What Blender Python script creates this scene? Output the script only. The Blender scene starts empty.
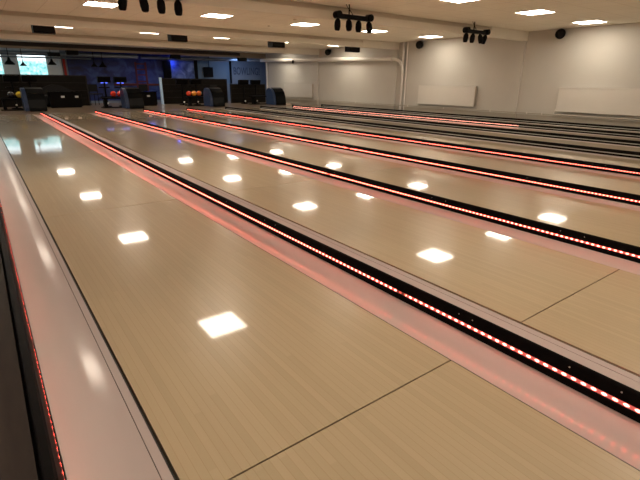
import bpy, bmesh, math, random
from mathutils import Vector, Matrix
random.seed(7)
PI = math.pi
C = bpy.context.scene.collection
sc = bpy.context.scene

# ------------------------------------------------------------ camera
cd = bpy.data.cameras.new('camera'); cam = bpy.data.objects.new('camera', cd); C.objects.link(cam)
yaw, pitch, roll = 0.6393, -0.3417, 0.0097
fw = Vector((math.sin(yaw)*math.cos(pitch), math.cos(yaw)*math.cos(pitch), math.sin(pitch)))
rt = fw.cross(Vector((0, 0, 1))).normalized(); up = rt.cross(fw)
r2 = math.cos(roll)*rt + math.sin(roll)*up; u2 = -math.sin(roll)*rt + math.cos(roll)*up
M = Matrix((r2, u2, -fw)).transposed().to_4x4(); M.translation = Vector((-0.2417, 0, 1.026))
cam.matrix_world = M
cd.sensor_width = 36; cd.lens = 443.93/640*36; cd.clip_start = .02; cd.clip_end = 200
sc.camera = cam

# ------------------------------------------------------------ world, exposure, light levels
w = bpy.data.worlds.new('world'); sc.world = w; w.use_nodes = True
w.node_tree.nodes['Background'].inputs[0].default_value = (.55, .75, 1, 1)
w.node_tree.nodes['Background'].inputs[1].default_value = .25
sc.view_settings.view_transform = 'Standard'; sc.view_settings.look = 'None'
sc.view_settings.exposure = 0.0; sc.view_settings.gamma = 1; sc.view_settings.use_curve_mapping = False
PANEL = 25.5                       # radiance of the ceiling panels
PANEL_COL = (1, .86, .69)
LED = 6.0                          # radiance of the gutter strips
def lamp(name, typ, loc, energy, col, **k):
    l = bpy.data.lights.new(name, typ); l.energy = energy; l.color = col
    for a, b in k.items(): setattr(l, a, b)
    o = bpy.data.objects.new(name, l); o.location = loc; C.objects.link(o); return o
lamp('blue_neon_light', 'POINT', (8.05, 23.75, 1.85), 4, (.05, .12, 1), shadow_soft_size=.08)
lamp('blue_mural_light', 'POINT', (6.6, 23.3, 1.2), 2.5, (.06, .14, 1), shadow_soft_size=.2)
o = lamp('blue_fill_light', 'AREA', (11.3, 22.5, 1.95), 11, (.38, .58, 1), size=.8); o.rotation_euler = (math.radians(70), 0, math.radians(-15))  # unseen area lamp added to brighten the lettered wall

# ------------------------------------------------------------ materials
def mat(name, col, rough=.5, metal=0, emit=None, estr=0, coat=0, coat_r=.05, spec=.5):
    m = bpy.data.materials.new(name); m.use_nodes = True
    b = m.node_tree.nodes['Principled BSDF']
    b.inputs['Base Color'].default_value = (*col, 1); b.inputs['Roughness'].default_value = rough
    b.inputs['Metallic'].default_value = metal; b.inputs['Coat Weight'].default_value = coat
    b.inputs['Coat Roughness'].default_value = coat_r; b.inputs['Specular IOR Level'].default_value = spec
    if emit: b.inputs['Emission Color'].default_value = (*emit, 1); b.inputs['Emission Strength'].default_value = estr
    return m
class N:
    def __init__(s, m): s.m = m; s.t = m.node_tree; s.b = s.t.nodes['Principled BSDF']
    def n(s, typ, **k):
        x = s.t.nodes.new(typ)
        for a, v in k.items():
            if a.startswith('i_'): x.inputs[int(a[2:])].default_value = v
            else: setattr(x, a, v)
        return x
    def l(s, a, b): s.t.links.new(a, b)
    def math(s, op, a, b=None, c=None):
        x = s.n('ShaderNodeMath', operation=op)
        for i, v in enumerate((a, b, c)):
            if v is None: continue
            if isinstance(v, (int, float)): x.inputs[i].default_value = v
            else: s.l(v, x.inputs[i])
        return x.outputs[0]
    def ramp(s, v, stops):
        r = s.n('ShaderNodeValToRGB'); e = r.color_ramp.elements
        while len(e) < len(stops): e.new(.5)
        for q, (p, c) in zip(e, stops): q.position = p; q.color = (*c, 1)
        s.l(v, r.inputs[0]); return r.outputs[0]
    def coords(s):
        g = s.n('ShaderNodeTexCoord'); x = s.n('ShaderNodeSeparateXYZ'); s.l(g.outputs['Object'], x.inputs[0]); return g.outputs['Object'], x.outputs
def noisy(name, c1, c2, scale, rough=.6, stretch=(1, 1, 1), bump=0, **k):
    m = mat(name, c1, rough, **k); q = N(m); co, _ = q.coords()
    mp = q.n('ShaderNodeMapping'); mp.inputs['Scale'].default_value = stretch; q.l(co, mp.inputs[0])
    nz = q.n('ShaderNodeTexNoise'); nz.inputs['Scale'].default_value = scale; nz.inputs['Detail'].default_value = 4; q.l(mp.outputs[0], nz.inputs[0])
    q.l(q.ramp(nz.outputs['Fac'], [(.3, c1), (.7, c2)]), q.b.inputs['Base Color'])
    if bump:
        bp = q.n('ShaderNodeBump'); bp.inputs['Strength'].default_value = bump; bp.inputs['Distance'].default_value = .01
        q.l(nz.outputs['Fac'], bp.inputs['Height']); q.l(bp.outputs[0], q.b.inputs['Normal'])
    return m

def lane_material():
    m = mat('lane_maple', (.45, .31, .18), .3, coat=1, coat_r=.05, spec=.25); m.node_tree.nodes['Principled BSDF'].inputs['Coat IOR'].default_value = 1.33; q = N(m); co, xyz = q.coords()
    bw = .0262
    v = q.math('DIVIDE', xyz[0], bw); bi = q.math('FLOOR', v); fr = q.math('FRACT', v)
    wn = q.n('ShaderNodeTexWhiteNoise', noise_dimensions='1D'); q.l(bi, wn.inputs['W'])
    # long boards, each cut at its own place
    yl = q.math('FLOOR', q.math('ADD', q.math('DIVIDE', xyz[1], 1.1), q.math('MULTIPLY', wn.outputs[0], 9)))
    wn2 = q.n('ShaderNodeTexWhiteNoise', noise_dimensions='2D')
    cb = q.n('ShaderNodeCombineXYZ'); q.l(bi, cb.inputs[0]); q.l(yl, cb.inputs[1]); q.l(cb.outputs[0], wn2.inputs['Vector'])
    mp = q.n('ShaderNodeMapping'); mp.inputs['Scale'].default_value = (60, 2.5, 1); q.l(co, mp.inputs[0])
    nz = q.n('ShaderNodeTexNoise'); nz.inputs['Scale'].default_value = 1; nz.inputs['Detail'].default_value = 5; q.l(mp.outputs[0], nz.inputs[0])
    f = q.math('ADD', q.math('MULTIPLY', wn2.outputs[0], .5), q.math('MULTIPLY', nz.outputs['Fac'], .5))
    base = q.ramp(f, [(.1, (.46, .37, .24)), (.9, (.52, .42, .275))])
    line = q.math('LESS_THAN', fr, .06)
    mx = q.n('ShaderNodeMix', data_type='RGBA'); q.l(q.math('MULTIPLY', line, .5), mx.inputs[0]); q.l(base, mx.inputs[6]); mx.inputs[7].default_value = (.36, .25, .14, 1)
    q.l(mx.outputs[2], q.b.inputs['Base Color'])
    # faint waviness of the lacquer
    n2 = q.n('ShaderNodeTexNoise'); n2.inputs['Scale'].default_value = 2.2; q.l(co, n2.inputs[0])
    bp = q.n('ShaderNodeBump'); bp.inputs['Strength'].default_value = .04; bp.inputs['Distance'].default_value = .004
    q.l(n2.outputs['Fac'], bp.inputs['Height']); q.l(bp.outputs[0], q.b.inputs['Coat Normal'])
    return m
def led_material(name, lit_from=None, gap=None, strength=LED, zc=.032, zs=1.0):
    m = mat(name, (.25, .06, .05), .4); q = N(m); co, xyz = q.coords()
    fr = q.math('FRACT', q.math('DIVIDE', xyz[1], .0340))
    d = q.math('MULTIPLY', q.math('SUBTRACT', fr, .5), .034*.55)     # metres from the diode along the strip
    e = q.math('MULTIPLY', q.math('SUBTRACT', xyz[2], zc), zs)
    d = q.math('SQRT', q.math('ADD', q.math('MULTIPLY', d, d), q.math('MULTIPLY', e, e)))
    dot = q.n('ShaderNodeMapRange', interpolation_type='SMOOTHSTEP'); q.l(d, dot.inputs[0])
    for i, v in ((1, .0012), (2, .0064), (3, 1), (4, 0)): dot.inputs[i].default_value = v
    col = q.n('ShaderNodeMix', data_type='RGBA'); q.l(dot.outputs[0], col.inputs[0])
    col.inputs[6].default_value = (1, .16, .13, 1); col.inputs[7].default_value = (1, .075, .035, 1); col = col.outputs[2]
    st = q.math('MULTIPLY_ADD', dot.outputs[0], strength*6.0, strength*.10)
    if gap is not None:                                          # a dead diode or two at a joint
        g = q.math('GREATER_THAN', q.math('ABSOLUTE', q.math('SUBTRACT', xyz[1], gap)), .03); st = q.math('MULTIPLY', st, q.math('MAXIMUM', g, .06))
    if lit_from is not None: st = q.math('MULTIPLY', st, q.math('GREATER_THAN', xyz[1], lit_from))
    q.l(col, q.b.inputs['Emission Color']); q.l(st, q.b.inputs['Emission Strength'])
    return m
def ceiling_material(name='ceiling_tiles', base=(.84, .81, .73)):
    m = mat(name, base, .85); q = N(m); co, xyz = q.coords()
    def edge(x, off): return q.math('LESS_THAN', q.math('FRACT', q.math('DIVIDE', q.math('ADD', x, off), .6075)), .022)
    ln = q.math('MAXIMUM', edge(xyz[0], .6075*20-1.79), edge(xyz[1], .6075*20-5.27))
    nz = q.n('ShaderNodeTexNoise'); nz.inputs['Scale'].default_value = 1.3; q.l(co, nz.inputs[0])
    c = q.ramp(nz.outputs['Fac'], [(.3, tuple(.96*a for a in base)), (.7, base)])
    mx = q.n('ShaderNodeMix', data_type='RGBA'); q.l(q.math('MULTIPLY', ln, .28), mx.inputs[0]); q.l(c, mx.inputs[6]); mx.inputs[7].default_value = (.25, .18, .12, 1)
    q.l(mx.outputs[2], q.b.inputs['Base Color']); return m

m_lane = lane_material()
m_pipeshade = mat('pipe_shade_line', (.10, .085, .07), .6)
m_gap = mat('joint_dark', (.012, .01, .009), .6)
m_gutter = noisy('gutter_plastic', (.47, .425, .405), (.51, .46, .44), 3, .5, (3, .5, 1), coat=.42, coat_r=.13, spec=.2)
m_cap = noisy('divider_rubber', (.003, .0025, .0025), (.006, .005, .005), 14, .55, spec=.06)
m_cap_edge = mat('divider_edge', (.020, .015, .013), .5, spec=.15)
m_screw = mat('screw_steel', (.6, .55, .5), .3, 1)
m_walk = noisy('dark_walkway', (.032, .020, .016), (.048, .031, .024), 5, .7, (6, 1, 1), bump=.1)
m_floor = noisy('concrete_floor', (.16, .13, .11), (.20, .17, .14), 2, .5)
m_side = noisy('grey_side_floor', (.30, .27, .22), (.36, .32, .27), 2, .5)
m_appr = mat('approach_floor', (.30, .22, .15), .3, coat=.6, coat_r=.1)
m_wall = noisy('wall_paint', (.56, .55, .51), (.59, .58, .535), 1.2, .8)
m_skirt = noisy('skirting_paint', (.42, .39, .33), (.46, .42, .36), 2, .7)
m_ceil = ceiling_material()
m_beam = noisy('beam_paint', (.76, .73, .65), (.79, .76, .68), 1.5, .8)
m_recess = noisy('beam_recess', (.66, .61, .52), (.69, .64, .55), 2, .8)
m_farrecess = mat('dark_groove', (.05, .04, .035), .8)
m_farbeam = mat('beam_in_shade', (.30, .24, .18), .8)  # darker copy of the beam paint, dimness of the far end painted in
m_darkceil = noisy('dark_ceiling', (.03, .03, .032), (.05, .05, .052), 2, .8)
m_panel = mat('panel_light', (1, 1, 1), .5, emit=PANEL_COL, estr=PANEL)
m_white = mat('white_metal', (.68, .65, .60), .4)
m_pipe = mat('white_pipe', (.78, .76, .72), .3)
m_black = mat('black_plastic', (.003, .003, .0035), .5, spec=.08)
m_blackg = mat('gloss_black', (.004, .005, .006), .25, spec=.12)
m_rad = noisy('radiator_enamel', (.66, .645, .60), (.68, .665, .62), 2, .45)
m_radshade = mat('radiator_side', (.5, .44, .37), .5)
m_partition = noisy('dark_brown_board', (.005, .004, .003), (.009, .007, .0055), 3, .6, (1, 1, 4), spec=.08)
m_pframe = mat('partition_frame', (.018, .015, .013), .5, spec=.2)
m_bluewall = noisy('blue_grey_wall', (.20, .25, .33), (.24, .29, .37), 1.2, .7)
m_farwhite = noisy('white_reveal', (.75, .78, .80), (.8, .83, .85), 1, .7)
m_letters = mat('letter_paint', (.06, .085, .14), .6)
m_duct = mat('galvanised_duct', (.20, .24, .30), .35, .6)
m_red = mat('red_paint', (.45, .02, .015), .5)
m_bridge = mat('faded_red_paint', (.10, .012, .012), .6)
m_fabric = noisy('dark_leatherette', (.005, .005, .005), (.009, .008, .008), 10, .6, spec=.2)
m_blueglow = mat('blue_screen_glow', (.05, .08, .4), .4, emit=(.10, .16, 1), estr=4)
m_label = mat('paper_label', (.75, .75, .72), .6)
m_post = mat('pale_blue_post', (.42, .60, .85), .4)
m_bluehood = mat('blue_hood', (.03, .055, .13), .3, spec=.3)
def window_material():
    m = mat('window_daylight', (.1, .2, .2), .1); q = N(m); co, _ = q.coords()
    nz = q.n('ShaderNodeTexNoise'); nz.inputs['Scale'].default_value = 9; nz.inputs['Detail'].default_value = 5; q.l(co, nz.inputs[0])
    q.l(q.ramp(nz.outputs['Fac'], [(.35, (.16, .55, .55)), (.5, (.40, .85, .88)), (.68, (.85, 1, 1))]), q.b.inputs['Emission Color'])
    src = q.b.inputs['Emission Color'].links[0].from_socket
    _, xyz = q.coords(); mr = q.n('ShaderNodeMapRange'); q.l(xyz[2], mr.inputs[0])
    for i, v in ((1, 1.68), (2, 1.98), (3, 0), (4, 1)): mr.inputs[i].default_value = v
    mx = q.n('ShaderNodeMix', data_type='RGBA'); q.l(mr.outputs[0], mx.inputs[0]); q.l(src, mx.inputs[6]); mx.inputs[7].default_value = (.86, .95, 1, 1)
    q.l(mx.outputs[2], q.b.inputs['Emission Color']); q.l(q.math('MULTIPLY_ADD', mr.outputs[0], 1.3, 1.25), q.b.inputs['Emission Strength']); return m
m_window = window_material()
def mural_material(name, a, b, c, s):
    m = mat(name, a, .5); q = N(m); co, _ = q.coords()
    nz = q.n('ShaderNodeTexNoise'); nz.inputs['Scale'].default_value = s; nz.inputs['Detail'].default_value = 6; nz.inputs['Distortion'].default_value = .8; q.l(co, nz.inputs[0])
    q.l(q.ramp(nz.outputs['Fac'], [(.35, a), (.52, b), (.68, c)]), q.b.inputs['Base Color']); return m
m_mural = mural_material('night_sky_mural', (.003, .008, .06), (.008, .025, .17), (.04, .09, .32), 1.6)
m_poster = mural_material('blue_poster', (.05, .09, .30), (.12, .22, .60), (.30, .45, .85), 2.6)

# ------------------------------------------------------------ mesh helpers
def obj(name, bm, m, parent=None, smooth=False, mats=None):
    me = bpy.data.meshes.new(name); bmesh.ops.recalc_face_normals(bm, faces=bm.faces); bm.to_mesh(me); bm.free()
    for q in (mats or [m]): me.materials.append(q)
    if smooth:
        for p in me.polygons: p.use_smooth = True
        try: me.set_sharp_from_angle(angle=math.radians(35))
        except Exception: pass
    o = bpy.data.objects.new(name, me); C.objects.link(o)
    if parent: o.parent = parent
    return o
def box(bm, x0, x1, y0, y1, z0, z1, mi=0, bev=0):
    vs = [bm.verts.new((x, y, z)) for z in (z0, z1) for y in (y0, y1) for x in (x0, x1)]
    fs = [bm.faces.new([vs[i] for i in f]) for f in ((0, 2, 3, 1), (4, 5, 7, 6), (0, 1, 5, 4), (2, 6, 7, 3), (0, 4, 6, 2), (1, 3, 7, 5))]
    for f in fs: f.material_index = mi
    if bev:
        es = {e for f in fs for e in f.edges}
        r = bmesh.ops.bevel(bm, geom=list(es), offset=bev, segments=2, affect='EDGES', profile=.5)
        for f in r['faces']: f.material_index = mi
    return fs
def B(*a, **k):
    bm = bmesh.new(); box(bm, *a, **k); return bm
def prism(bm, prof, y0, y1, axis='Y', closed=True, mi=0, mis=None, segs=1):
    """profile points (a, z) swept along Y, or (y, z) swept along X"""
    rings = []
    for k in range(segs+1):
        t = y0+(y1-y0)*k/segs
        rings.append([bm.verts.new((a, t, z) if axis == 'Y' else (t, a, z)) for a, z in prof])
    n = len(prof)
    for A, D in zip(rings, rings[1:]):
        for i in range(n if closed else n-1):
            f = bm.faces.new((A[i], A[(i+1) % n], D[(i+1) % n], D[i])); f.material_index = mis[i] if mis else mi
    if closed:
        for R in (rings[0], rings[-1]): bm.faces.new(R).material_index = mi
def tube(bm, pts, r, n=12, rr=None, mi=0):
    pts = [Vector(p) for p in pts]; rings = []
    for i, p in enumerate(pts):
        d = (pts[min(i+1, len(pts)-1)]-pts[max(i-1, 0)]).normalized()
        a = Vector((0, 0, 1)) if abs(d.z) < .9 else Vector((1, 0, 0))
        u = d.cross(a).normalized(); v = d.cross(u)
        q = rr[i] if rr else r
        rings.append([bm.verts.new(p+q*(math.cos(2*PI*k/n)*u+math.sin(2*PI*k/n)*v)) for k in range(n)])
    for A, D in zip(rings, rings[1:]):
        for k in range(n): bm.faces.new((A[k], A[(k+1) % n], D[(k+1) % n], D[k])).material_index = mi
    for R in (rings[0], rings[-1]): bm.faces.new(R).material_index = mi
def T(pts, r, n=12, rr=None):
    bm = bmesh.new(); tube(bm, pts, r, n, rr); return bm
def sphere(bm, c, r, seg=16):
    bmesh.ops.create_uvsphere(bm, u_segments=seg, v_segments=seg//2+2, radius=r, matrix=Matrix.Translation(c))
def thing(name, label, cat, loc=(0, 0, 0), rz=0, group=None):
    o = bpy.data.objects.new(name, None); C.objects.link(o); o.location = loc; o.rotation_euler = (0, 0, rz)
    o.empty_display_size = .1
    return tag(o, label, cat, group)
def tag(o, label, cat, group=None):
    o['label'] = label; o['category'] = cat
    if group: o['group'] = group
    return o
def struct(name, bm, m, parent=None, **k):
    o = obj(name, bm, m, parent, **k)
    if not parent: o['kind'] = 'structure'
    return o
def dup(root, loc, rz, label, group=None):
    r = root.copy(); C.objects.link(r); r.location = loc; r.rotation_euler = (0, 0, rz); r['label'] = label
    if group: r['group'] = group
    def rec(a, b):
        for ch in list(a.children):
            c = ch.copy(); C.objects.link(c); c.parent = b; rec(ch, c)
    rec(root, r); return r
ORD = ['first', 'second', 'third', 'fourth', 'fifth', 'sixth', 'seventh', 'eighth']

# ------------------------------------------------------------ room shell
LW, P = 1.065, 1.561
Y0, YF = -2.4, 16.8                # lane ends
XW = 12.7                          # right wall
H = 2.4263                         # ceiling
struct('floor', B(-3.2, 14.8, -3.2, 24.2, -.30, -.20), m_floor)
struct('floor_walkway', B(-3.1, -.305, -3.1, YF, -.19, 0), m_walk)
struct('floor_approach', B(-3.1, 14.6, YF+.012, 24, -.19, -.001), m_appr)
struct('floor_side', B(12.36, XW, -3.1, YF, -.19, -.01), m_side)
struct('wall_left', B(-3.2, -3.1, -3.1, 24, -.2, 2.7), m_wall)
struct('wall_back', B(-3.2, XW, -3.2, -3.1, -.2, 2.7), m_wall)
struct('wall_right', B(XW, 14.6, -3.1, 22.45, -.2, 2.7), m_wall)
struct('wall_nook', B(14.6, 14.7, 22.45, 24, -.2, 2.7), m_bluewall)
struct('ceiling', B(-3.2, 14.8, -3.2, 22.95, H, H+.1), m_ceil)
struct('ceiling_seating', B(-3.2, 14.8, 22.95, 24.2, H-.02, H+.1), m_darkceil)
# far wall with two window openings
bm = bmesh.new()
WIN = [(-1.6, .98), (1.45, 2.60)]
for a, b in ((-3.2, WIN[0][0]), (WIN[0][1], WIN[1][0]), (WIN[1][1], 3.12)): box(bm, a, b, 24, 24.2, -.2, 2.7)
for a, b in WIN: box(bm, a, b, 24, 24.2, -.2, .8); box(bm, a, b, 24, 24.2, 2.15, 2.7)
struct('wall_front_window_side', bm, m_farwhite)
struct('wall_front_mural_side', B(3.12, 8.75, 24, 24.2, -.2, 2.7), m_bluewall)
struct('wall_front_lettered_side', B(8.75, 14.7, 24, 24.2, -.2, 2.7), m_bluewall)
for i, (a, b) in enumerate(WIN):
    wn = struct('window_%d' % (i+1), B(a, b, 24.12, 24.14, .8, 2.15), m_window)
    fr = bmesh.new()
    for x in (a, b-.05): box(fr, x, x+.05, 24.05, 24.12, .8, 2.15)
    for z in (.8, 2.1): box(fr, a+.05, b-.05, 24.05, 24.12, z, z+.05)
    obj('window_frame', fr, m_white, wn)
wn = struct('window_3', B(-3.098, -3.09, 22.7, 23.9, .8, 2.2), mat('daylight_fill', (.2, .3, .3), .2, emit=(.75, .9, 1), estr=6.5))  # added glowing pane out of view, cool fill for the seating area
fr = bmesh.new()
for y in (22.65, 23.85): box(fr, -3.1, -3.06, y, y+.05, .75, 2.25)
obj('window_frame', fr, m_white, wn)  # frame around the added fill pane
# beams with their recessed upper groove, and wall pilasters beneath
def beam(n, y, xe):
    bm = bmesh.new()
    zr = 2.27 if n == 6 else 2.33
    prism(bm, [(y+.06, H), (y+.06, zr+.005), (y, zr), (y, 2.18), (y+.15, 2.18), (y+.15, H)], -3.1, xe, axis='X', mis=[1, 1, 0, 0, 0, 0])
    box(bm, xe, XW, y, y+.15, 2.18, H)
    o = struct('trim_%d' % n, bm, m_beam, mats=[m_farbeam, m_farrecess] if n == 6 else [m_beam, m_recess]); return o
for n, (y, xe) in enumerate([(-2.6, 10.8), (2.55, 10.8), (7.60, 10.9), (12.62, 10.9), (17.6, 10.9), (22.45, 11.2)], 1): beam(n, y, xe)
for n, y in enumerate([7.62, 12.64, 17.62], 7):
    struct('trim_%d' % n, B(XW-.06, XW, y, y+.40, -.01, H), m_wall)
# skirting on the right wall
bm = bmesh.new(); a = -3.1
for y in (7.62, 12.64, 17.62, 22.05):
    box(bm, XW-.025, XW, a, y-.02, -.01, .19); a = y+.42
    if y < 22: box(bm, XW-.085, XW-.061, y-.02, y+.42, -.01, .19)
struct('baseboard_right', bm, m_skirt)

# ------------------------------------------------------------ ceiling light panels
def light_panel(label, loc, group):
    t = thing('ceiling_light', label, 'ceiling light', loc, 0, group)
    s = .29
    obj('diffuser', B(-s+.012, s-.012, -s+.012, s-.012, -.006, .0), m_panel, t)
    f = bmesh.new()
    for a, b, c, d in ((-s, s, -s, -s+.012), (-s, s, s-.012, s), (-s, -s+.012, -s+.012, s-.012), (s-.012, s, -s+.012, s-.012)): box(f, a, b, c, d, -.010, 0)
    obj('frame', f, m_white, t); return t
ROWN = {-1: 'row above the camera', 0: 'row before the nearest visible beam', 1: 'row before the second beam', 2: 'row beyond the second beam', 3: 'farthest row beyond the third beam'}
proto = None
for j in (-1, 0, 1, 2, 3):
    for i in range(-1, 5):
        lab = 'square ceiling light, %s from left in the %s' % (ORD[i], ROWN[j]) if i >= 0 else 'square ceiling light over the dark walkway in the %s' % ROWN[j]
        loc = (2.085+i*2.431, 5.574+j*4.828, H)
        if proto is None: proto = light_panel(lab, loc, 'square ceiling light panels')
        else: dup(proto, loc, 0, lab)

# ------------------------------------------------------------ lanes, gutters, dividers
SEAMS = [-2.18, .885, 3.974, 7.06, 10.15, 13.24]
def lane_bm():
    bm = bmesh.new(); ys = [Y0]+[s for s in SEAMS if s > Y0]+[YF]
    for a, b in zip(ys, ys[1:]): box(bm, .006, LW-.003, a+.0028, b-.0028, -.03, 0)
    box(bm, .006, LW-.003, Y0, YF, -.12, -.031, mi=1)
    return bm
lane = obj('bowling_lane', lane_bm(), m_lane, mats=[m_lane, m_gap])
LN = ['wide pale maple bowling lane in the foreground beside the dark walkway',
 'second pale bowling lane from the left, beyond the nearest black divider',
 'third pale bowling lane from the left, between two glowing dividers',
 'fourth pale bowling lane from the left, behind the third divider',
 'fifth pale bowling lane from the left, bounded by one lit and one unlit divider',
 'sixth pale bowling lane from the left, between two unlit dividers',
 'seventh bowling lane from the left, in front of the partly lit divider',
 'narrow looking farthest bowling lane, nearest the radiator wall']
tag(lane, LN[0], 'bowling lane', 'bowling lanes')
for k in range(1, 8):
    o = lane.copy(); C.objects.link(o); o.location.x = P*k; o['label'] = LN[k]
# gutter: s = distance from the lane edge; ledge, fine groove, trough
def gutter_prof(cut, groove):
    zf = lambda q: -.0015-.0215*math.sin(PI*min(q, .2375)/.2375)
    pr = [(.0055, -.12), (.0055, zf(.0055))]; q = .0075
    while q < cut:
        if groove and abs(q-.0315) < .004:
            pr += [(.0302, zf(.0302)), (.0307, zf(.03)-.003), (.0323, zf(.03)-.003), (.0328, zf(.0328))]; q = .036; continue
        pr.append((q, zf(q))); q += .006
    pr += [(cut, zf(cut)), (cut, -.12)]
    return pr
def gutter_bm(side, cut, groove=True):
    bm = bmesh.new(); pr = [(side*s, z) for s, z in gutter_prof(cut, groove)]
    prism(bm, pr, Y0, YF, segs=1, mis=[1 if groove and abs(pr[i][0]*side-.0307) < 1e-5 else 0 for i in range(len(pr))])
    box(bm, *(sorted((side*.0003, side*.0052))), Y0, YF, -.12, -.004, mi=1)
    return bm
gfore = obj('gutter', gutter_bm(-1, .2415), m_gutter, smooth=True, mats=[m_gutter, m_gap])
gl = obj('gutter', gutter_bm(-1, .2368), m_gutter, smooth=True, mats=[m_gutter, m_gap]); gl.location.x = P
gr = obj('gutter', gutter_bm(1, .2207, False), m_gutter, smooth=True, mats=[m_gutter, m_gap]); gr.location.x = LW
GL = ['wide pink-lit curved gutter in the left foreground beside the dark walkway'] + ['%s gutter along the left edge of the %s bowling lane' % ('pink-lit' if k-1 in (0, 1, 2, 3, 6) else 'grey unlit', ORD[k]) for k in range(1, 8)]
GR = ['%s curved gutter on the right edge of the %s bowling lane' % ('pink-lit' if k in (0, 1, 2, 3, 6) else 'grey unlit', ORD[k]) for k in range(8)]
tag(gfore, GL[0], 'gutter', 'left-hand lane gutters'); tag(gl, GL[1], 'gutter', 'left-hand lane gutters'); tag(gr, GR[0], 'gutter', 'right-hand lane gutters')
for k in range(1, 8):
    if k > 1: a = gl.copy(); C.objects.link(a); a.location.x = P*k; a['label'] = GL[k]
    a = gr.copy(); C.objects.link(a); a.location.x = P*k+LW; a['label'] = GR[k]
# divider (x measured from the left edge of the lane on its left)
x0 = 1.2835
cap = [(x0+.003, -.11), (x0+.003, .003), (x0+.0035, .019), (x0+.005, .021), (x0+.0065, .041), (x0+.013, .080), (x0+.017, .087), (x0+.022, .0895), (x0+.028, .087), (x0+.033, .079), (x0+.0365, .041), (x0+.038, .021), (x0+.040, .003), (x0+.040, -.11)]
def divider(k):
    lit = k in (0, 1, 2, 3, 6)
    des = ['nearest black lane divider with a bright row of red diodes', 'second black lane divider from the left with a lit diode strip', 'third black lane divider with a lit diode strip', 'fourth black lane divider, the last of the fully lit ones',
           'unlit black lane divider right behind the fourth lit one', 'second unlit black lane divider, in front of the partly lit one', 'far black lane divider lit pink only along its left half', 'last black divider beside the wall strip, dark and unlit'][k]
    t = thing('lane_divider', des, 'lane divider', (P*k, 0, 0), 0, 'black lane dividers')
    bm = bmesh.new(); prism(bm, cap, Y0, YF-.12, mis=[1 if i in (7, 8) else 0 for i in range(len(cap))])
    obj('capping', bm, m_cap, t, mats=[m_cap, m_cap_edge])
    nose = bmesh.new()   # rounded end by the foul line
    prism(nose, [(a, z+(.004 if z > .03 else 0)) for a, z in cap], YF-.12, YF-.02); obj('end_cap', nose, m_black, t)
    def strip(xa, za, xb, zb):
        nb = bmesh.new(); vs = [nb.verts.new(v) for v in ((xa, Y0, za), (xb, Y0, zb), (xb, YF-.14, zb), (xa, YF-.14, za))]; nb.faces.new(vs)
        return nb
    d = .0008
    for nb in (strip(x0+.0052-d, .0245, x0+.0064-d, .0395), strip(x0+.0377+d, .0245, x0+.0366+d, .0395)): obj('led_strip', nb, {0: m_led0, 1: m_led1, 2: m_led2, 3: m_led3, 6: m_led6}.get(k, m_ledoff), t)
    if k < 4:
        for y in ([.38, .55, .96, 1.03, 2.6, 2.75, 3.4, 4.2, 5.1] if k == 0 else [1.2, 1.36, 2.35, 2.5, 3.9, 5.4, 7]):
            sc_ = bmesh.new(); bmesh.ops.create_cone(sc_, cap_ends=True, segments=10, radius1=.003, radius2=.0025, depth=.002, matrix=Matrix.Translation((x0+.0105, y, .066)) @ Matrix.Rotation(PI/2, 4, 'Y')); obj('screw', sc_, m_screw, t)
    return t
m_led0 = led_material('led_red', gap=1.37); m_led1 = led_material('led_red_second', gap=4.0); m_led2 = led_material('led_red_third', gap=5.5); m_led3 = led_material('led_red_fourth', gap=8, strength=LED*.7)
m_led6 = led_material('led_part_lit', lit_from=6.3, strength=LED*.3)
m_led6.node_tree.nodes['Principled BSDF'].inputs['Base Color'].default_value = (.42, .40, .36, 1)
for nd in m_led6.node_tree.nodes:
    if nd.bl_idname == 'ShaderNodeMix': nd.inputs[6].default_value = (1, .30, .22, 1); nd.inputs[7].default_value = (1, .34, .25, 1); m_ledoff = mat('led_unlit', (.42, .42, .38), .35)
for k in range(8): divider(k)
# half divider along the walkway, its strip facing the foreground gutter
t = thing('lane_divider', 'low black edge rail along the dark walkway with red diodes under its lip', 'lane divider', (0, 0, 0), 0, 'black lane dividers')
bm = bmesh.new(); prism(bm, [(-.292, -.06), (-.292, .080), (-.287, .087), (-.266, .087), (-.259, .080), (-.2495, .041), (-.2475, .021), (-.2435, .018), (-.2422, .003), (-.2422, -.06)], Y0, YF-.02); obj('capping', bm, m_cap, t)
nb = bmesh.new(); vs = [nb.verts.new(v) for v in ((-.2485+.0016, Y0, .0395), (-.2478+.0012, Y0, .0245), (-.2478+.0012, YF-.14, .0245), (-.2485+.0016, YF-.14, .0395))]; nb.faces.new(vs)
obj('led_strip', nb, led_material('led_red_edge', gap=1.9, strength=LED*.7), t)

# ------------------------------------------------------------ radiators, pipes, wall speakers on the right wall
def radiator(y0, y1, label):
    t = thing('radiator', label, 'radiator', (XW-.004, (y0+y1)/2, 0), 0, 'white panel radiators on the right wall')
    L = (y1-y0)/2
    obj('front_panel', B(-.115, -.10, -L, L, .32, .93, bev=.004), m_rad, t)
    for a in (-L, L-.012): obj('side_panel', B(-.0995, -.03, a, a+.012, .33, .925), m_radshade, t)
    bm = bmesh.new(); box(bm, -.12, -.03, -L-.005, L+.005, .931, .95); obj('top_grille', bm, m_rad, t)
    for a in (-L+.2, L-.2): obj('bracket', B(-.03, 0, a-.02, a+.02, .4, .85), m_white, t)
    obj('valve', T([(-.06, L+.006, .36), (-.06, L+.04, .36), (-.06, L+.06, .29), (-.06, L+.06, .24)], .011, 8), m_white, t)
radiator(9.05, 11.42, 'white panel radiator on the right wall between the pipes and the pilaster')
radiator(2.6, 6.40, 'longest white panel radiator, at the right edge of the picture')
radiator(17.98, 20.5, 'small looking white radiator far off near the ball return')
t = thing('heating_pipe', 'thin beige heating pipe running low along the right wall', 'pipe', (XW, 0, 0))
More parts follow.
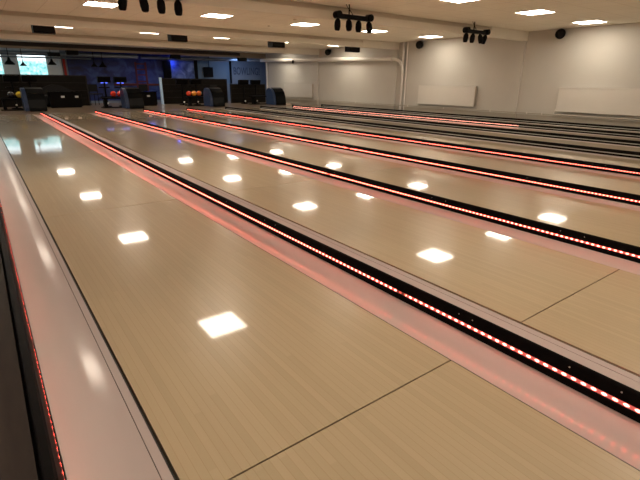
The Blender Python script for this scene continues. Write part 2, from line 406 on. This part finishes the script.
obj('pipe', T([(-.15, -3, .235), (-.15, 22.1, .235)], .014, 8), m_skirt, t)
for y in (7.2, 6.75, 8.4, 10.2, 11.85, 13.6, 14.8, 16.2, 19, 21): obj('bracket', B(-.168, -.13, y-.012, y+.012, .205, .262), m_white, t)
t = thing('drain_pipe', 'pair of tall white vertical pipes joined by an elbow to a sloping duct', 'pipe', (XW, 0, 0))
obj('vertical_pipe', T([(-.08, 12.30, 0), (-.08, 12.30, H-.005)], .042, 14), m_pipe, t, smooth=True)
obj('vertical_pipe', T([(-.06, 12.14, 0), (-.06, 12.14, H-.005)], .026, 12), m_pipe, t, smooth=True)
for y in (12.40, 12.21): obj('cable_or_shade_line', T([(-.02, y, .0), (-.02, y, H-.005)], .014, 6), m_pipeshade, t)  # dark rods drawn in for the shadow outlines beside the pipe
bm = bmesh.new()
for z in (.35, 1.5, 2.1): tube(bm, [(-.08, 12.30, z), (-.08, 12.30, z+.04)], .05, 14)
obj('pipe_collar', bm, m_pipe, t, smooth=True)
arc = [(-.08, 12.30, 1.45), (-.085, 12.31, 1.58), (-.10, 12.36, 1.70), (-.13, 12.46, 1.79), (-.15, 12.60, 1.845), (-.15, 12.75, 1.865)]
obj('elbow', T(arc, .055, 14), m_pipe, t, smooth=True)
obj('sloping_duct', T([(-.15, 12.76, 1.865), (-.15, 22.0, 2.09)], .085, 20), m_pipe, t, smooth=True)
obj('bend', T([(-.15, 22.0, 2.09), (-.14, 22.4, 2.10), (-.2, 22.62, 2.09)], .085, 16), m_pipe, t, smooth=True)
d = thing('duct_branch', 'thin grey duct crossing above the lettered far wall', 'duct'); obj('hanger', T([(9.5, 23.16, 2.15), (9.5, 23.16, H-.021)], .01, 6), m_duct, d); (obj('duct', T([(12.45, 22.62+.1, 2.09), (6.5, 23.6, 2.06)], .07, 14), m_duct, d, smooth=True))
tag(obj('corner_pipe', T([(XW-.06, 22.28, 0), (XW-.06, 22.28, 2.0)], .045, 12), m_pipe, smooth=True), 'pale upright pipe in the far right corner left of the small radiator', 'pipe')
def wall_speaker(y, z, label, s=1):
    t = thing('wall_speaker', label, 'speaker', (XW, y, z), 0, 'round black speakers on the right wall')
    bm = bmesh.new(); tube(bm, [(-.02, .02, 0), (-.06, .01, 0), (-.12, 0, -.01), (-.2*s-.02, -.04, -.03), (-.24*s, -.05, -.035)], 0, 18, rr=[.05*s, .09*s, .12*s, .125*s, .10*s]); obj('housing', bm, m_black, t, smooth=True)
    bm = bmesh.new(); tube(bm, [(-.242*s, -.05, -.035), (-.25*s, -.052, -.037)], 0, 18, rr=[.095*s, .07*s]); obj('grille', bm, m_fabric, t, smooth=True)
    obj('bracket', B(-.03, 0, -.03, .03, -.02, .09), m_black, t)
wall_speaker(6.62, 2.31, 'round black speaker under the ceiling above the longest radiator')
wall_speaker(11.50, 2.30, 'round black speaker high on the wall right of the vertical pipes')
wall_speaker(16.75, 2.28, 'small looking round black speaker above the sloping white duct')
tag(obj('wall_sensor', B(12.36, 12.44, 19.3, 19.38, 1.86, 2.01, bev=.01), m_black), 'tiny black fitting hanging under the sloping duct above the far radiator', 'sensor')

# ------------------------------------------------------------ hanging spotlight bars
def spot_bar(x, y, label, n=4, w=.92, seed=0):
    rnd = random.Random(seed)
    t = thing('spotlight_bar', label, 'spotlight', (x, y, 2.21), 0, 'black spotlight bars under the beams')
    bm = bmesh.new(); box(bm, -w/2, w/2, -.045, .045, -.04, .04, bev=.01); obj('bar', bm, m_black, t)
    for s in (-1, 1):
        bm = bmesh.new(); tube(bm, [(s*(w/2-.06), -.07, .02), (s*(w/2-.06), .07, .02)], .065, 14); obj('end_knob', bm, m_black, t, smooth=True)
    obj('hanger', T([(-.12, 0, .03), (-.12, .0, H-2.21)], .012, 8), m_black, t)
    obj('cable_or_shade_line', T([(-.02, 0, .04), (-.08, 0, .10), (-.17, -.01, .16), (-.2, 0, H-2.211)], .006, 6), m_black, t)
    for i in range(n):
        xx = -w/2+.07+(w-.14)*i/(n-1); tx = rnd.uniform(-.03, .03); ty = rnd.uniform(-.06, .06)
        bm = bmesh.new()
        tube(bm, [(xx, 0, -.04), (xx+tx*.2, ty*.2, -.075), (xx+tx*.3, ty*.4, -.10), (xx+tx*.8, ty*.8, -.17), (xx+tx, ty, -.235), (xx+tx, ty*1.05, -.25)], 0, 14, rr=[.022, .05, .058, .062, .05, .035])
        o = obj('lamp_head', bm, m_black, t, smooth=True)
spot_bar(2.09, 7.3, 'black bar of spotlights cut by the top edge of the picture', seed=1)
spot_bar(5.95, 7.3, 'black bar of four spotlights hanging at the upper middle', seed=2)
spot_bar(9.88, 7.3, 'black bar of four spotlights hanging before the right wall end of the beam', seed=3)
# ------------------------------------------------------------ black boxes behind the second beam
def monitor_box(x, label):
    t = thing('ceiling_speaker', label, 'speaker', (x, 13.25, 0), 0, 'black boxes hung behind the second beam')
    bm = bmesh.new(); prism(bm, [(-.16, 2.27), (-.15, 2.055), (-.05, 2.045), (.16, 2.06), (.16, 2.27)], -.225, .225, axis='X'); obj('cabinet', bm, m_black, t)
    obj('front_grille', B(-.20, .20, -.172, -.162, 2.09, 2.235), m_fabric, t)
    for s in (-.15, .15): obj('hanger', T([(s, 0, 2.27), (s, 0, H)], .008, 6), m_black, t)
monitor_box(1.36, 'leftmost black speaker box hanging beside a ceiling light')
monitor_box(4.60, 'black speaker box hanging second from the left under the ceiling')
monitor_box(7.80, 'third black speaker box, just left of a small visible ceiling light')
monitor_box(10.98, 'fourth black speaker box, above the white sloping duct')
for x, y, l in ((6.4, 11.3, 'left one of two tiny round ceiling detectors'), (6.2, 9.75, 'right one of two tiny round ceiling detectors')):
    bm = bmesh.new(); tube(bm, [(x, y, H), (x, y, H-.02)], .04, 14); tag(obj('smoke_detector', bm, m_recess, smooth=True), l, 'detector', 'small ceiling detectors')

# ------------------------------------------------------------ ball returns
def ball_return(x, y, label):
    t = thing('ball_return', label, 'ball return', (x, y, 0), 0, 'black ball returns at the ends of the lanes')
    pr = [(-.45, 0), (-.46, .12), (-.42, .38), (-.32, .58), (-.16, .72), (.02, .77), (.16, .74), (.26, .64), (.30, .5), (.30, 0)]
    bm = bmesh.new(); prism(bm, pr, -.22, .30, axis='X'); bmesh.ops.bevel(bm, geom=[e for e in bm.edges if abs(e.verts[0].co.x-e.verts[1].co.x) < .001], offset=.02, segments=2, affect='EDGES')
    obj('hood', bm, m_blackg, t)
    pr2 = [(a*.92+.02, z*.97+.01) for a, z in pr]
    bm = bmesh.new(); prism(bm, pr2, -.34, -.2205, axis='X'); obj('side_cowl', bm, m_bluehood, t)
    # rack behind the hood
    bm = bmesh.new()
    for yy in (.53, .67): tube(bm, [(-.98, yy, .41), (-.36, yy, .41)], .018, 8)
    obj('rack_rail', bm, m_black, t)
    obj('rack_tray', B(-1.0, .28, .38, .82, .34, .385, bev=.01), m_black, t)
    for xx in (-.85, .05): obj('leg', B(xx-.05, xx+.05, .5, .7, .03, .34), m_black, t)
    obj('foot_plate', B(-.98, .26, .4, .86, 0, .03), m_black, t)
RET = [(1.36, 18.75, 'black ball return at the far end of the foreground lane divider'),
       (4.62, 18.85, 'black ball return with a shiny hood before the blue mural opening'),
       (7.98, 18.80, 'third ball return with a blue-sided hood before the dark partition'),
       (11.15, 18.95, 'rightmost ball return near the small radiator')]
for r in RET: ball_return(*r)
def ball(x, y, col, label, g):
    bm = bmesh.new(); sphere(bm, (0, 0, 0), .108, 18)
    o = obj('bowling_ball', bm, mat('ball_colour', col, .15, coat=.5), smooth=True); o.location = (x, y, .516); tag(o, label, 'bowling ball', g)
G = 'bowling balls on the racks'
ball(1.0, 19.35, (.85, .62, .05), 'yellow bowling ball on the leftmost ball return rack', G)
ball(.76, 19.35, (.02, .02, .03), 'black bowling ball left of the yellow one', G)
ball(4.10, 19.45, (.8, .05, .03), 'left red bowling ball by the shiny-hooded ball return', G)
ball(4.34, 19.45, (.75, .06, .05), 'right red bowling ball by the shiny-hooded ball return', G)
for i, (c, n) in enumerate([((.8, .06, .02), 'red'), ((.9, .35, .03), 'orange'), ((.85, .18, .03), 'red-orange')]):
    ball(7.12+.225*i, 19.40, c, '%s bowling ball, %s of three in the row left of the blue hood' % (n, ORD[i]), G)
# ------------------------------------------------------------ score consoles
def console(x, y, label, top=1.16):
    t = thing('score_console', label, 'score console', (x, y, 0), 0, 'score consoles on poles')
    obj('pole', T([(0, 0, .03), (0, 0, top-.23)], .035, 10), m_black, t)
    bm = bmesh.new(); tube(bm, [(0, 0, 0), (0, 0, .03)], .17, 18); obj('base', bm, m_black, t)
    bm = bmesh.new(); prism(bm, [(-.06, top-.22), (-.10, top-.02), (-.05, top), (.12, top-.02), (.10, top-.24)], -.235, .235, axis='X'); obj('monitor', bm, m_black, t)
    obj('keyboard_shelf', B(-.2, .2, .1, .3, .72, .76), m_black, t)
    bm = bmesh.new(); sphere(bm, (0, -.12, .13), .035, 10); obj('foot_dot', bm, m_label, t)  # small white ball low on the pole
    if 3 < x < 5.5: obj('screen_underlight', B(-.12, .12, -.02, .08, top-.25, top-.238), m_blueglow, t)
for x, y, l in ((0.91, 20.4, 'leftmost score console under the window'),
    (1.47, 20.4, 'score console right behind the leftmost ball return'),
    (4.03, 20.4, 'score console left of the red balls'),
    (4.65, 20.4, 'score console just behind the shiny black hood'),
    (7.21, 20.4, 'score console left of the orange ball row'),
    (7.85, 20.4, 'score console above the orange ball row'),
    (10.25, 20.4, 'score console before the dark partition under the lettering'),
    (10.90, 20.4, 'score console beside the rightmost ball return')):
    console(x, y, l, 1.16 if x < 6 else 1.10)

# ------------------------------------------------------------ partitions of the seating area
def partition(xa, xb, y, top, label, boards=4):
    t = thing('partition', label, 'partition', ((xa+xb)/2, y, 0), 0, 'dark half-height partitions behind the approach')
    L = (xb-xa)/2
    obj('board', B(-L+.04, L-.04, 0, .04, .0, top-.03), m_partition, t)
    bm = bmesh.new(); box(bm, -L, L, -.01, .05, top-.029, top); obj('top_rail', bm, m_pframe, t)
    for s in (-L, L-.04): obj('post', B(s, s+.04, -.01, .05, 0, top-.03), m_pframe, t)
    bm = bmesh.new()
    for i in range(1, boards): box(bm, -L+.04, L-.04, -.008, 0, top*i/boards, top*i/boards+.012)
    obj('batten', bm, m_pframe, t)
partition(-1.2, 3.62, 21.6, 1.20, 'long dark brown partition below the bright window')
partition(6.72, 9.95, 21.6, 1.13, 'dark brown partition right of the blue mural opening')
partition(9.98, 11.95, 21.3, .90, 'lower black partition behind the rightmost ball return')
tag(obj('light_post', B(6.60, 6.70, 21.5, 21.6, 0, 1.16), m_post), 'pale blue upright post at the left end of the middle partition', 'post')
def sofa(x, y, w, label):
    t = thing('lounge_sofa', label, 'sofa', (x, y, 0), 0, 'black lounge seats')
    L = w/2
    obj('seat', B(-L, L, -.6, -.05, .12, .45, bev=.04), m_fabric, t)
    pts = [(-.09, .2)]
    bm = bmesh.new(); n = 14; low = []; hi = []
    for i in range(n+1):
        a = -L+2*L*i/n; z = .62+.22*math.cos(PI*(a/w))**1
        low.append((a, z))
    pr = [(a, z) for a, z in low]+[(L, .2), (-L, .2)]
    A = [bm.verts.new((a, -.05, z)) for a, z in pr]; D = [bm.verts.new((a, .08, z)) for a, z in pr]
    bm.faces.new(A); bm.faces.new(D)
    for i in range(len(pr)): j = (i+1) % len(pr); bm.faces.new((A[i], A[j], D[j], D[i]))
    obj('backrest', bm, m_fabric, t)
    for sx in (-L+.1, L-.1):
        for sy in (-.5, 0): obj('leg', B(sx-.02, sx+.02, sy-.02, sy+.02, 0, .12), m_black, t)
sofa(2.38, 21.45, 1.15, 'black sofa with a rounded back before the window partition')
def table(x, y, w, label, signs):
    t = thing('low_cabinet', label, 'cabinet', (x, y-.05, 0), 0, 'low black cabinets by the approach')
    obj('body', B(-w/2, w/2, -.2, .2, .05, .56, bev=.01), m_black, t)
    obj('top', B(-w/2-.02, w/2+.02, -.22, .22, .561, .59), m_blackg, t)
    obj('plinth', B(-w/2+.03, w/2-.03, -.17, .17, 0, .05), m_black, t)
    for s in signs: obj('label_plate', B(s-.06, s+.06, -.206, -.2015, .37, .44), m_label, t)
table(2.55, 20.5, 1.1, 'low black cabinet with two small white plates below the window', (-.1, .38))
table(5.62, 20.5, .8, 'low black cabinet with one white plate in the mural opening', (.05,))
def chair(x, y, rz, label):
    t = thing('chair', label, 'chair', (x, y, 0), rz, 'dark chairs in the seating area')
    obj('seat', B(-.2, .2, -.2, .2, .44, .48, bev=.01), m_fabric, t)
    obj('backrest', B(-.2, .2, .18, .21, .55, .85, bev=.01), m_fabric, t)
    for sx in (-.18, .18):
        for sy in (-.18, .19): obj('leg', T([(sx, sy, 0), (sx, sy, .44 if sy < 0 else .6)], .014, 8), m_black, t)
chair(3.95, 21.9, .3, 'dark chair standing at the end of the window partition')
chair(6.0, 22.2, -.5, 'dark chair standing before the lower mural right of the shiny hood')
chair(8.9, 20.6, .2, 'dark chair before the partition right of the blue-sided hood')

# ------------------------------------------------------------ far wall: mural, poster, screens, lettering
tag(obj('mural', B(3.35, 8.0, 23.97, 23.998, .1, 2.25), m_mural), 'wide dark blue night sky mural on the far wall', 'mural')
t = thing('bridge_relief', 'dull red bridge tower shape on the dark blue mural', 'wall decoration', (0, 23.96, 0))
bm = bmesh.new()
for x in (6.25, 6.72): box(bm, x, x+.09, -.03, 0, .2, 1.86)
for z in (.95, 1.25, 1.5, 1.75): box(bm, 6.34, 6.72, -.03, 0, z, z+.06)
obj('tower', bm, m_bridge, t)
obj('deck', B(5.2, 8.0, -.05, -.031, .78, .88), m_bridge, t)
tag(obj('tiled_screen', B(7.62, 7.98, 23.85, 23.95, 1.15, 1.95), m_black), 'dark upright screen between the mural and the blue poster', 'screen')
tag(obj('poster', B(8.05, 9.25, 23.97, 23.998, 1.05, 1.98), m_poster), 'bright blue streaked poster on the far wall', 'poster')
tag(obj('light_panel_board', B(9.45, 11.25, 23.975, 23.998, .9, 2.0), mat('pale_board', (.15, .24, .36), .6)), 'pale blue-grey wall board behind the black screen', 'board')
t = thing('wall_screen', 'small black screen hanging on the pale wall board', 'screen', (10.0, 23.9, 0))
obj('screen_panel', B(-.26, .26, -.03, .03, 1.22, 1.72, bev=.006), m_black, t); obj('arm', B(-.03, .03, .031, .07, 1.3, 1.6), m_black, t); obj('pole', T([(0.05, 0, 1.721), (.05, 0, H-.03)], .02, 8), m_black, t)
tag(obj('dark_mullion', B(11.28, 11.36, 23.9, 23.99, .9, 2.1), m_black), 'thin black upright between the pale board and the lettering', 'post')
tag(obj('dark_mullion', B(9.28, 9.42, 23.9, 23.99, .9, 2.1), m_black), 'thin black upright between the blue poster and the pale board', 'post')
cu = bpy.data.curves.new('lettering', 'FONT'); cu.body = 'BOWLING!'; cu.size = .55; cu.extrude = .008; cu.offset = .006; cu.space_character = 1.02
tmp = bpy.data.objects.new('lettering_tmp', cu); C.objects.link(tmp); bpy.context.view_layer.update()
me = bpy.data.meshes.new_from_object(tmp.evaluated_get(bpy.context.evaluated_depsgraph_get())); bpy.data.objects.remove(tmp)
me.materials.clear(); me.materials.append(m_letters)
xs = [v.co.x for v in me.vertices]; wx = max(xs)-min(xs)
o = bpy.data.objects.new('wall_lettering', me); C.objects.link(o); o.location = (11.5, 23.985, 1.38); o.rotation_euler = (PI/2, 0, 0); o.scale = (1.62/wx, 1.0, 1)
tag(o, 'dark blue word BOWLING! painted on the far right wall', 'lettering')
tag(obj('red_door_post', B(3.18, 3.27, 23.9, 23.99, 0, 1.95), m_red), 'red upright strip right of the bright window', 'post')
tag(obj('white_door_post', B(3.02, 3.12, 23.9, 23.99, 0, 1.95), m_farwhite), 'white upright strip beside the red one', 'post')
# ducts and lamps under the dark ceiling
tag(obj('ceiling_duct', T([(-3, 22.95+.1, 2.02), (6.2, 23.15, 2.06)], .085, 16), m_duct, smooth=True), 'long bluish duct above the window', 'duct')
tag(obj('lighting_track', T([(-3, 22.6+.5, 1.86), (4.2, 23.1, 1.90)], .03, 10), m_duct, smooth=True), 'thin lighting track below the long duct', 'track')
def pendant(x, y, z, s, label):
    t = thing('pendant_spot', label, 'spotlight', (x, y, z), 0, 'small hanging spots before the window')
    bm = bmesh.new(); tube(bm, [(0, 0, .16*s), (0, 0, .08*s), (0, 0, -.02*s), (0, 0, -.05*s)], 0, 14, rr=[.03*s, .05*s, .15*s, .14*s]); obj('shade', bm, m_black, t, smooth=True)
    obj('stem', T([(0, 0, .16*s), (0, 0, H-.021-z)], .012, 8), m_black, t)
pendant(1.12, 22.9, 1.64, 1.3, 'largest black hanging spot left in front of the window')
pendant(1.58, 22.9, 1.58, .8, 'small black hanging spot in the middle of the window')
pendant(2.62, 22.9, 1.66, 1.1, 'black hanging spot at the right side of the window')
pendant(4.25, 22.9, 1.62, .9, 'dark hanging spot left one before the night sky mural')
pendant(4.6, 22.9, 1.62, 1.1, 'dark hanging spot right one before the night sky mural')
for x, l in ((2.66, 'black box under the duct above the right window edge'), (3.35, 'black box below the beam right of the window'), (7.7, 'black box below the beam above the dark upright screen'), (11.2, 'black box below the beam left of the lettering')):
    tag(obj('ceiling_unit', B(x-.22, x+.22, 22.15, 22.4, 2.0 if x > 3 else 1.92, 2.17 if x > 3 else 2.05, bev=.01), m_black), l, 'ceiling unit', 'black units under the far beam')
